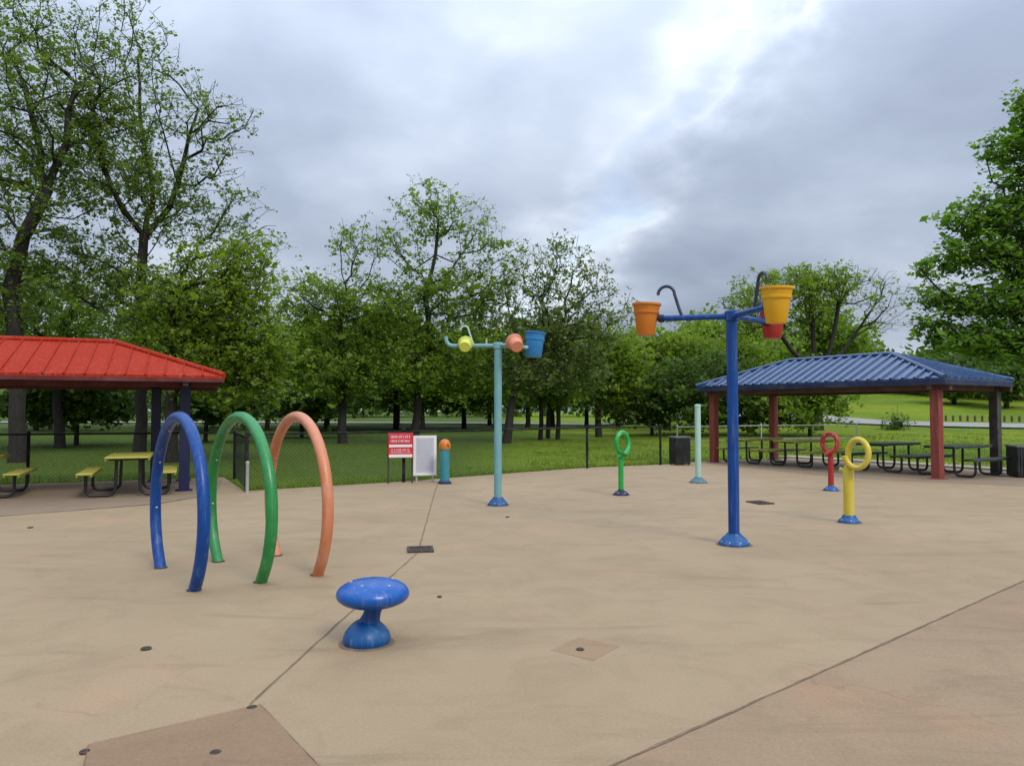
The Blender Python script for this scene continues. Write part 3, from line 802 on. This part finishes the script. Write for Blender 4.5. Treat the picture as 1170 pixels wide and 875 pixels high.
# ------------------------------------------------------------------ trees
def tree_mesh(base, trunk, lobes, n_attr, n_leaf, leaf, lmat, bmat, seed, sigma=.32, base_r=.2, bias=.3, tipr=.012, stretch=1.5, flat=.5, twigs=True, limbs=()):
    """base: ground point; trunk: world points; lobes: (centre, radii, leafiness). Grows limbs to points spread through the lobes, then leaves on the twigs"""
    rn = np.random.default_rng(seed)
    b0 = np.array(base, float)
    nodes = [np.zeros(3)]; par = [-1]; path = [0.0]; lf = [0.0]
    prev = b0.copy()
    for tp in trunk:
        tp = np.array(tp, float); L = np.linalg.norm(tp - prev); k = max(1, int(L / .7))
        for i in range(1, k+1):
            q = prev + (tp-prev)*i/k - b0 + (rn.normal(0, .03, 3) if i < k else 0)
            path.append(path[-1] + np.linalg.norm(q - nodes[-1])); par.append(len(nodes)-1); nodes.append(q); lf.append(0)
        prev = tp
    tipn = len(nodes) - 1
    for lb in limbs:
        prev = nodes[tipn]; pi = tipn
        for tp in lb:
            tp = np.array(tp, float) - b0; st = prev.copy(); L = np.linalg.norm(tp - st); k = max(1, int(L / .7))
            for i in range(1, k+1):
                q = st + (tp-st)*i/k + (rn.normal(0, .05, 3) if i < k else 0)
                path.append(path[pi] + .45*np.linalg.norm(q - nodes[pi])); par.append(pi); pi = len(nodes); nodes.append(q); lf.append(0)
            prev = tp
    vol = np.array([l[1][0]*l[1][1]*l[1][2] for l in lobes]) ** .8
    cnt = rn.multinomial(n_attr, vol/vol.sum()); pts = []; lm = []
    for l, c in zip(lobes, cnt):
        dv = rn.normal(0, 1, (c, 3)); dv /= np.linalg.norm(dv, axis=1)[:, None]
        rad = rn.random(c) ** .42
        pts.append(np.array(l[0]) - b0 + dv * rad[:, None] * np.array(l[1])); lm += [l[2]] * c
    pts = np.concatenate(pts); lm = np.array(lm)
    top = nodes[tipn]
    order = np.argsort(np.linalg.norm(pts - top, axis=1) + rn.normal(0, .3, len(pts)))
    ntr = len(nodes); lo = max(1, int(tipn*.5))
    cap = ntr + 6*len(pts) + 10
    NA = np.zeros((cap, 3)); NA[:ntr] = nodes; PA = np.zeros(cap); PA[:ntr] = path; n = ntr
    parL = list(par); lfL = list(lf)
    for i in order:
        p = pts[i]; dd = np.linalg.norm(NA[lo:n] - p, axis=1)
        up = NA[lo:n, 2] - p[2]
        cost = dd + bias*PA[lo:n] + np.where(up > 0, up*.6, 0)
        j = int(np.argmin(cost)) + lo; L = np.linalg.norm(p - NA[j]); k = max(1, min(5, int(L/.55)))
        a = NA[j].copy(); pd = a - NA[parL[j]] if parL[j] >= 0 else np.array([0,0,1.]); pd = pd/(np.linalg.norm(pd)+1e-6)
        pr = j
        for s in range(1, k+1):
            u = s/k
            q = a + (p-a)*u + pd*L*.28*u*(1-u)*1.6 + np.array([0,0,L*.10*u*(1-u)])
            if s < k: q = q + rn.normal(0, .05*min(L,1.5), 3)
            NA[n] = q; PA[n] = PA[pr] + np.linalg.norm(q - NA[pr]); parL.append(pr); lfL.append(lm[i]); pr = n; n += 1
    NA = NA[:n]; par = np.array(parL); lf = np.array(lfL)
    ex = 2.3; acc = np.zeros(n); kids = [[] for _ in range(n)]
    for i in range(1, n): kids[par[i]].append(i)
    for i in range(n-1, -1, -1):
        if not kids[i]: acc[i] = tipr**ex
        if par[i] >= 0: acc[par[i]] += acc[i]
    rad = acc ** (1/ex); k = (base_r - tipr) / max(rad[0] - tipr, 1e-6)
    rad = tipr + (rad - tipr) * k
    rad[:2] *= 1.15; rad[0] *= 1.15
    wood = MB(); seen = np.zeros(n, bool)
    stack = [0]
    while stack:
        s = stack.pop(); ch = [s]
        while kids[ch[-1]]:
            ks = sorted(kids[ch[-1]], key=lambda q: -rad[q]); ch.append(ks[0])
            stack += [q for q in ks[1:]] if False else []
            for q in ks[1:]: stack.append(-q)
        if s < 0: pass
        pth = [NA[q] for q in ch]; rs = [float(rad[q]) for q in ch]
        wood.tube(pth, rs, 8 if rs[0] > .12 else 5 if rs[0] > .035 else 3, False) if len(pth) > 1 else None
        # side limbs start inside their parent
        while stack and stack[-1] < 0:
            q = -stack.pop()
            ch2 = [par[q], q]; 
            while kids[ch2[-1]]:
                ks = sorted(kids[ch2[-1]], key=lambda w: -rad[w]); ch2.append(ks[0])
                for w in ks[1:]: stack.append(-w)
            pth = [NA[w] for w in ch2]; rs = [float(rad[w]) for w in ch2]; rs[0] = rs[1]
            wood.tube(pth, rs, 7 if rs[0] > .10 else 5 if rs[0] > .03 else 3, False)
    # leaves
    thin = rad < max(.05, tipr*3.2)
    wgt = np.where(thin, lf, 0) + 1e-9; wgt[:ntr] = 0; wgt /= wgt.sum()
    per = 6; nc = n_leaf // per; n_leaf = nc * per
    idx = rn.choice(n, nc, p=wgt); u = rn.random(nc)[:, None]
    foot = NA[idx]*(1-u) + NA[par[idx]]*u
    cen = foot + rn.normal(0, 1, (nc,3)) * np.array([sigma, sigma, sigma*.8])
    if twigs:                                     # a fine twig to every sprig of leaves
        for q in range(0, nc, 2):
            d_ = cen[q]-foot[q]; md = (foot[q]+cen[q])/2 + rn.normal(0, .03, 3) + np.array([0,0,.02])
            wood.tube([foot[q], md, cen[q]], [.007, .005, .003], 3, False)
    pos = np.repeat(cen, per, 0) + rn.normal(0, 1, (n_leaf,3)) * (leaf * np.array([1.0, 1.0, .75]))
    nr = rn.normal(0, 1, (n_leaf,3)); nr[:,2] = np.abs(nr[:,2]) + flat; nr /= np.linalg.norm(nr, axis=1)[:, None]
    tg = rn.normal(0, 1, (n_leaf,3)); tg -= nr*(tg*nr).sum(1)[:, None]; tg /= np.linalg.norm(tg, axis=1)[:, None]
    bt = np.cross(nr, tg); sz = leaf * rn.lognormal(-.05, .42, n_leaf)[:, None]
    V = np.stack([pos - tg*sz*stretch*.5, pos + bt*sz*.5 - nr*sz*.12, pos + tg*sz*stretch*.5, pos - bt*sz*.5 - nr*sz*.12], 1).reshape(-1, 3)
    me = bpy.data.meshes.new('crown'); F = np.arange(4*n_leaf).reshape(-1, 4)
    me.vertices.add(len(V)); me.vertices.foreach_set('co', V.ravel().astype(np.float32))
    me.loops.add(4*n_leaf); me.loops.foreach_set('vertex_index', F.ravel().astype(np.int32))
    me.polygons.add(n_leaf); me.polygons.foreach_set('loop_start', (np.arange(n_leaf)*4).astype(np.int32))
    me.update(calc_edges=True); me.materials.append(M[lmat])
    return wood, me

def tree(label, px, Y, trunk, lobes, n_attr, n_leaf, leaf, lmat, bmat, seed, name='tree', cat='tree', group=None, dr=.9, limbs=(), **kw):
    """px/py measures of trunk and crown at distance Y, turned into metres"""
    x = (px-CX)/FOC*Y; zb = terrain(x, Y) - .05
    T = [tuple(AT(a, c, Y + (e if e else 0))) for a, c, e in [(q + (0,))[:3] for q in trunk]]
    LM = [[tuple(AT(q[0], q[1], Y + q[2])) for q in lb] for lb in limbs]
    Lb = []
    for l in lobes:
        cx, cy, rx, ry, k = l[:5]; dy = l[5] if len(l) > 5 else 0
        c = AT(cx, cy, Y); s = Y/FOC
        Lb.append(((c.x, Y+dy, c.z), (rx*s, max(rx, ry)*s*dr, ry*s), k))
    wood, me = tree_mesh((x, Y, zb), T, Lb, n_attr, n_leaf, leaf, lmat, bmat, seed, limbs=LM, **kw)
    o = thing(name, label, cat, (x, Y, zb), 0, group)
    wood.build('trunk', M[bmat], o, smooth=60)
    c = bpy.data.objects.new('crown', me); col.objects.link(c); c.parent = o
    return o

tree('tall half bare spring tree at the far left, cut by the top of the photo', 22, 25, [(18,400), (8,330), (22,270), (48,215)],
     [(10,60,75,110,.6), (70,90,55,100,.5), (-40,180,70,120,.8), (60,210,60,70,.9), (0,330,70,60,1.3)], 1000, 31000, .060, 'leaf_spring', 'bark', 11, sigma=.20, base_r=.24, tipr=.009, limbs=[[(70,160,0),(80,90,0)], [(35,150,1),(10,70,1)], [(-10,200,-1),(-50,130,-1)]])
tree('tall sparse spring tree with a dark forked trunk behind the red roof', 160, 27, [(163,410), (158,335), (161,268)],
     [(135,60,60,95,.35), (120,170,60,80,1.2), (215,130,42,60,.3), (255,150,38,55,.22), (185,225,60,55,.8), (262,255,55,55,.45), (95,300,60,50,1.0), (165,345,60,46,1.0)], 1400, 38000, .058, 'leaf_spring', 'bark', 12, sigma=.19, base_r=.20, tipr=.009, limbs=[[(135,235,-.6),(112,185,-1),(100,120,-1)], [(190,235,.5),(206,180,.8),(222,120,1)], [(170,215,1),(155,140,1.5),(150,60,1.5)]])
tree('leafy yellow green tree with low branches right behind the red shelter corner', 197, 25, [(193,420), (196,350), (205,310)],
     [(245,330,65,55,1), (285,310,40,50,.6), (290,385,50,50,1.2), (230,405,60,40,1.2), (180,350,50,50,.8), (305,430,34,34,1), (260,430,60,30,1)], 800, 28000, .075, 'leaf_lime', 'bark', 13, sigma=.26, base_r=.19, tipr=.010)
tree('wide low green tree behind the left part of the red roof', 70, 33, [(66,440), (60,390)],
     [(40,350,80,55,1), (120,370,60,50,1), (-30,380,70,60,1), (90,420,70,25,1)], 420, 16000, .105, 'leaf_mid', 'bark', 14, sigma=.34, base_r=.18)
tree('mid green tree with a ragged bare top left of the tallest middle tree', 392, 37, [(392,430), (388,370), (395,330)],
     [(408,280,36,38,.35), (350,340,45,40,.7), (340,390,50,50,1.1), (410,360,45,45,1), (375,425,60,34,1.2), (400,432,50,22,1.1)], 600, 27000, .086, 'leaf_mid', 'bark', 15, sigma=.28, base_r=.19, tipr=.010)
tree('tallest middle tree with a dark leaning trunk and airy top', 474, 38, [(478,440), (492,395), (486,340), (497,290)],
     [(495,238,46,36,.45), (455,280,36,30,.4), (543,262,36,40,.4), (470,345,55,40,1.0), (540,335,52,42,1.0), (440,400,55,40,1.1), (520,400,60,36,1.2), (582,300,28,36,.35), (470,430,70,22,1.1), (545,432,50,22,1.1)], 1050, 44000, .082, 'leaf_mid', 'bark', 16, sigma=.27, base_r=.19, tipr=.010, limbs=[[(500,250,0)], [(520,300,.5),(545,262,.8)], [(468,310,-.5),(452,280,-.8)]])
tree('airy grey green tree with curving dark limbs right of the teal bucket post', 578, 37, [(583,470), (592,435), (612,405), (632,375)],
     [(640,300,50,36,.3), (605,325,35,30,.4), (678,330,32,38,.3), (600,385,50,35,.9), (670,385,42,40,.8), (640,360,45,34,.6), (708,360,24,32,.3), (610,430,50,22,1.0), (660,425,40,26,.9)], 950, 23000, .078, 'leaf_grey', 'bark', 17, sigma=.22, base_r=.18, tipr=.011)
tree('small yellow green tree with a straight thin trunk left of the green loop post', 684, 43, [(683,470), (686,430)],
     [(690,425,44,36,1), (665,405,30,30,.8), (715,410,34,36,1), (690,385,28,24,.7)], 320, 10000, .125, 'leaf_lime', 'bark', 18, sigma=.36, base_r=.16)
for i, (px, Y) in enumerate(((617,40), (626,41.5), (637,40.5))):
    tree(('young tree with thin dark trunk, leftmost of the three close together', 'young tree with thin dark trunk, middle one of three close together', 'young tree with thin dark trunk, rightmost of the three close together')[i],
         px, Y, [(px+1,460), (px+2,430)], [(px+2,425,24,26,1), (px+6,400,22,20,.8), (px-5,445,20,14,.9)], 130, 3800, .125, 'leaf_spring', 'bark', 30+i, sigma=.32, base_r=.10, group='three young trees')
tree('rounded bright green tree left of the orange bucket', 762, 50, [(762,450), (762,430)],
     [(755,420,48,34,1), (735,405,36,30,1), (790,410,40,36,1.1), (765,395,30,20,.8)], 330, 11000, .15, 'leaf_lime', 'bark', 19, sigma=.42, base_r=.2)
tree('bright green tree behind the tall blue bucket post', 832, 52, [(832,450), (832,430)],
     [(810,400,44,30,1), (850,405,40,34,1), (835,430,50,28,1.1), (800,435,40,28,1)], 330, 11000, .15, 'leaf_lime', 'bark', 20, sigma=.42, base_r=.2)
tree('tree with spreading bare limbs behind the blue roof', 935, 45, [(935,455), (936,430)],
     [(935,326,46,24,1.2), (868,338,44,30,1.0), (1002,332,38,28,.15), (905,315,34,16,1.2), (965,315,34,16,.7), (846,368,24,20,.6), (1016,362,30,20,.12), (930,352,40,20,.35)], 1000, 11000, .09, 'leaf_lime', 'bark', 21, sigma=.24, base_r=.24, tipr=.009, bias=.4,
     limbs=[[(905,400,-.5),(875,360,-1)], [(930,385,.5),(928,340,.8)], [(950,395,0),(960,345,0)], [(965,400,1),(1000,350,1.5)], [(915,385,2),(900,335,3)]])
tree('large dense green tree at the right edge of the photo', 1205, 25, [(1203,420), (1200,330), (1195,240)],
     [(1186,180,34,40,1), (1205,120,40,46,1), (1140,235,32,30,1), (1108,288,32,20,1), (1160,300,40,30,1), (1086,338,34,16,1), (1130,350,40,22,1), (1100,388,50,16,1), (1195,340,50,40,1), (1066,372,26,12,.8), (1170,395,60,26,1), (1200,250,60,50,1), (1068,300,26,14,.9), (1100,250,26,16,.9), (1150,165,22,22,.9)], 800, 30000, .105, 'leaf_big', 'bark2', 22, sigma=.24, base_r=.3, stretch=1.5, flat=1.2)
# shrubs and dark understorey
def shrub(label, px, Y, lobes, n, leaf, lmat, seed, **kw):
    return tree(label, px, Y, [(px, 462)], lobes, 200, n, leaf, lmat, 'bark', seed, 'shrub', 'shrub', sigma=.36, base_r=.09, **kw)
shrub('dark dense shrub mass below the bright tree, left of the mint column', 745, 44, [(735,455,45,26,1), (775,445,45,36,1), (710,470,30,14,.8)], 8500, .13, 'leaf_dark', 40)
shrub('dark tall shrub behind the left red column of the blue roofed shelter', 835, 41, [(820,440,40,45,1), (850,455,45,34,1), (795,460,30,26,1)], 8000, .13, 'leaf_dark', 41)
shrub('dark shrub seen below the left part of the red roof', 88, 35, [(80,452,50,24,1), (120,458,40,20,1), (40,458,40,20,1)], 11000, .14, 'leaf_dark', 43)
shrub('dark shrub at the back of the lawn between the navy columns and the green hoop', 235, 38, [(220,455,40,22,1), (260,458,44,22,1)], 9000, .14, 'leaf_dark', 44)
shrub('dark shrub at the back of the lawn above the orange hoop', 345, 44, [(330,456,36,20,1), (370,452,40,24,1)], 8000, .15, 'leaf_dark', 45)
shrub('mid green shrub seen under the middle of the blue roof', 925, 40, [(905,455,45,34,1), (945,450,40,38,1), (880,465,30,20,1)], 6500, .13, 'leaf_mid', 42)
# trees on the hill to the right
for i, (px, Y, hpy, w, lab, lm) in enumerate((
        (1040, 78, 412, 44, 'green tree on the hill just left of the front red column', 'leaf_mid'),
        (1100, 74, 405, 46, 'dark tree on the hill between the two right shelter columns', 'leaf_dark'),
        (1160, 70, 400, 50, 'dark tree on the hill behind the right trash bin', 'leaf_dark'),
        (1000, 84, 418, 36, 'pale green tree on the hill above the yellow loop post', 'leaf_spring'))):
    tree(lab, px, Y, [(px, 440)], [(px, hpy+20, w, 22, 1), (px-w*.5, hpy+30, w*.6, 16, 1), (px+w*.5, hpy+28, w*.6, 18, 1)], 220, 10000, .2, lm, 'bark', 50+i, sigma=.6, base_r=.25)
shrub('small dark round shrub on the grass before the far pale road', 1025, 45, [(1025,485,7,5,1), (1020,487,5,4,1)], 900, .07, 'leaf_dark', 47)
tree('small dark tree on the hill near the right edge, below the large green tree', 1150, 62, [(1150,445)], [(1140,436,26,14,1), (1165,432,24,16,1)], 150, 6000, .17, 'leaf_dark', 'bark', 56, sigma=.4, base_r=.16)
tree('low spreading tree on the hill just right of the front red column', 1090, 66, [(1090,447)], [(1082,440,22,10,1), (1105,438,22,12,1)], 150, 6000, .17, 'leaf_mid', 'bark', 57, sigma=.4, base_r=.16)
# back row under the tall trees: three grown once, then copied
protos = []
for i, (lm, seed) in enumerate((('leaf_dark', 61), ('leaf_mid', 62), ('leaf_mid', 63))):
    rs = random.Random(seed)
    T = [(0,60,terrain(0,60)+2.2), (rs.uniform(-.4,.4),60,4.2)]
    Lb = [((rs.uniform(-2.5,2.5), 60+rs.uniform(-2,2), rs.uniform(3.0,7.4)), (rs.uniform(1.8,2.8), rs.uniform(1.8,2.6), rs.uniform(1.3,2.0)), 1) for _ in range(8)]
    wood, me = tree_mesh((0,60,terrain(0,60)-.05), T, Lb, 300, 9000, .2, lm, 'bark', seed, sigma=.5, base_r=.16, twigs=False)
    o = thing('back_tree', 'x', 'tree', (0,60,0), 0, 'dark trees in the shaded row behind the lawn')
    wood.build('trunk', M['bark'], o, smooth=60)
    c = bpy.data.objects.new('crown', me); col.objects.link(c); c.parent = o
    protos.append(o)
rs = random.Random(4)
spots = [(-34,55), (-29,51), (-24.5,57), (-21,50), (-17.5,55), (-14,58), (-11.5,52), (-8.6,57), (-6.2,53), (-3.6,58), (-1.2,54), (1.2,60), (3.4,64),
         (-27,64), (-18,66), (-10,67), (-2,69), (6.4,66), (10.5,64), (14.5,63), (18.5,66), (-40,50), (-36,62), (22,72), (28,84), (36,86)]
for i, (x, y) in enumerate(spots):
    pr = protos[i % 3]
    o = pr if i < 3 else copy_tree(pr)
    o.location = (x, y, terrain(x, y)-.08); o.rotation_euler = (0, 0, rs.uniform(0, 6.28))
    s = rs.uniform(.82, 1.2); o.scale = (s, s, s*rs.uniform(.9, 1.1))
    o['label'] = 'dark leafy tree in the shaded row at the back of the lawn'

# far wood: one mass of leaves on the skyline
rn = np.random.default_rng(77)
N = 60000
x = rn.uniform(-190, 190, N); band = rn.normal(0, 5, N); y = 118 + band + 6*np.sin(x*.05)
top = 7.5 + 1.6*np.sin(x*.19) + 1.2*np.sin(x*.47+1) + .9*np.sin(x*1.1+2)
hz = np.array([terrain(float(a), float(c)) for a, c in zip(x, y)])
z = hz + top * rn.random(N)**.7 * np.clip(1-(np.abs(band)/13)**2, .2, 1) + .2
pos = np.stack([x, y, z], 1)
nr = rn.normal(0,1,(N,3)); nr /= np.linalg.norm(nr,axis=1)[:,None]; tg = rn.normal(0,1,(N,3)); tg -= nr*(tg*nr).sum(1)[:,None]; tg /= np.linalg.norm(tg,axis=1)[:,None]
bt = np.cross(nr, tg); sz = .42*rn.lognormal(0,.3,N)[:,None]
V = np.stack([pos-tg*sz, pos+bt*sz*.7, pos+tg*sz, pos-bt*sz*.7], 1).reshape(-1,3)
mb = MB(); mb.v = [tuple(v) for v in V.tolist()]; mb.f = [(4*i,4*i+1,4*i+2,4*i+3) for i in range(N)]
o = mb.build('far_wood', M['leaf_dark'], smooth=0)
tag(o, 'far dark wood closing the view behind the park', 'wood', kind='stuff')

# ------------------------------------------------------------------ sky
w = bpy.data.worlds.new('World'); sc.world = w; w.use_nodes = True
class WT(NT):
    def __init__(s): s.t = w.node_tree; s.n = s.t.nodes; s.l = s.t.links
t = WT(); t.n.clear()
SUN_EL, SUN_AZ = R(43), R(146)      # azimuth from +Y towards +X: right and a little behind the viewer
out = t.node('ShaderNodeOutputWorld')
sky = t.node('ShaderNodeTexSky', sky_type='NISHITA', sun_disc=False, sun_elevation=SUN_EL, sun_rotation=SUN_AZ)
bg1 = t.node('ShaderNodeBackground'); bg1.inputs['Strength'].default_value = .15
t.link(sky.outputs[0], bg1.inputs['Color'])
gen = t.node('ShaderNodeTexCoord').outputs['Generated']
sp = t.node('ShaderNodeSeparateXYZ'); t.link(gen, sp.inputs[0])
zz = t.math('ADD', t.math('MAXIMUM', sp.outputs[2], 0.0), .30)
cb = t.node('ShaderNodeCombineXYZ')
t.link(t.math('DIVIDE', sp.outputs[0], zz), cb.inputs[0]); t.link(t.math('DIVIDE', sp.outputs[1], zz), cb.inputs[1])
P = cb.outputs[0]
n1 = t.noise(P, 1.25, 5, .48, .2); n2 = t.noise(P, 3.2, 6, .52, .2)
mp = t.node('ShaderNodeMapping'); mp.inputs['Location'].default_value = (7.3, 2.1, 0); t.link(P, mp.inputs['Vector'])
n3 = t.noise(mp.outputs[0], .5, 5, .5, .2)
mp2 = t.node('ShaderNodeMapping'); mp2.inputs['Location'].default_value = (3.1, 5.7, 0); t.link(P, mp2.inputs['Vector'])
n3b = t.noise(mp2.outputs[0], 2.1, 4, .5, .3)
def pdir(px, py): return AT(px, py, 1.0) - Vector((0,0,EYE))
d1, d2 = pdir(850, 20).normalized(), pdir(640, 300).normalized()
nv = d1.cross(d2).normalized()
dt = t.node('ShaderNodeVectorMath', operation='DOT_PRODUCT'); t.link(gen, dt.inputs[0]); dt.inputs[1].default_value = nv
off = t.math('ADD', dt.outputs['Value'], t.math('MULTIPLY', t.math('SUBTRACT', n2, .5), .22))
bandf = t.math('POWER', 2.718, t.math('MULTIPLY', t.math('POWER', t.math('DIVIDE', off, .055), 2.0), -1.0))
val = t.math('ADD', t.math('MULTIPLY', n1, .70), t.math('MULTIPLY', n2, .30))
val = t.math('ADD', val, t.math('MULTIPLY', t.math('SUBTRACT', n3, .5), .35))
brk = t.ramp(n3b, [(.34, .15), (.54, 1.0)])
val = t.math('ADD', val, t.math('MULTIPLY', t.math('MULTIPLY', bandf, brk), .25))
cc = t.ramp(val, [(.36, (.265,.310,.405)), (.46, (.33,.385,.485)), (.55, (.415,.475,.58)), (.65, (.56,.62,.72)), (.78, (.88,.92,.97))])
lift = t.math('MULTIPLY_ADD', t.math('POWER', t.math('MAXIMUM', sp.outputs[2], 0.0), 1.6), 2.8, .82)     # an overcast sky is brighter overhead
bg2 = t.node('ShaderNodeBackground'); t.link(cc, bg2.inputs['Color']); t.link(lift, bg2.inputs['Strength'])
ms = t.node('ShaderNodeMixShader')
t.link(t.ramp(t.math('MULTIPLY', bandf, n2), [(.38, .97), (.58, .5)]), ms.inputs[0])
t.link(bg1.outputs[0], ms.inputs[1]); t.link(bg2.outputs[0], ms.inputs[2]); t.link(ms.outputs[0], out.inputs['Surface'])

sl = bpy.data.lights.new('sun', 'SUN'); sl.energy = 1.5; sl.angle = R(16); sl.color = (1, .94, .85)
so = bpy.data.objects.new('sun', sl); col.objects.link(so)
sd = Vector((math.sin(SUN_AZ)*math.cos(SUN_EL), math.cos(SUN_AZ)*math.cos(SUN_EL), math.sin(SUN_EL)))
so.rotation_euler = (-sd).to_track_quat('-Z', 'Y').to_euler(); so.location = (0, 0, 30)

# ------------------------------------------------------------------ camera
cam = bpy.data.cameras.new('camera'); cam.sensor_width = 36; cam.lens = 36 * FOC / 1170; cam.clip_end = 4000; cam.clip_start = .1
co = bpy.data.objects.new('camera', cam); col.objects.link(co)
co.location = (0, 0, EYE); co.rotation_euler = (math.pi/2 + math.atan((HOR-437.5)/FOC), 0, 0)
sc.camera = co
sc.render.resolution_x, sc.render.resolution_y = 1024, 765
sc.view_settings.view_transform = 'Standard'; sc.view_settings.look = 'None'
sc.view_settings.exposure = .25; sc.view_settings.gamma = 1; sc.view_settings.use_curve_mapping = False
sc.cycles.use_denoising = True
sc.cycles.max_bounces = 6; sc.cycles.transparent_max_bounces = 8
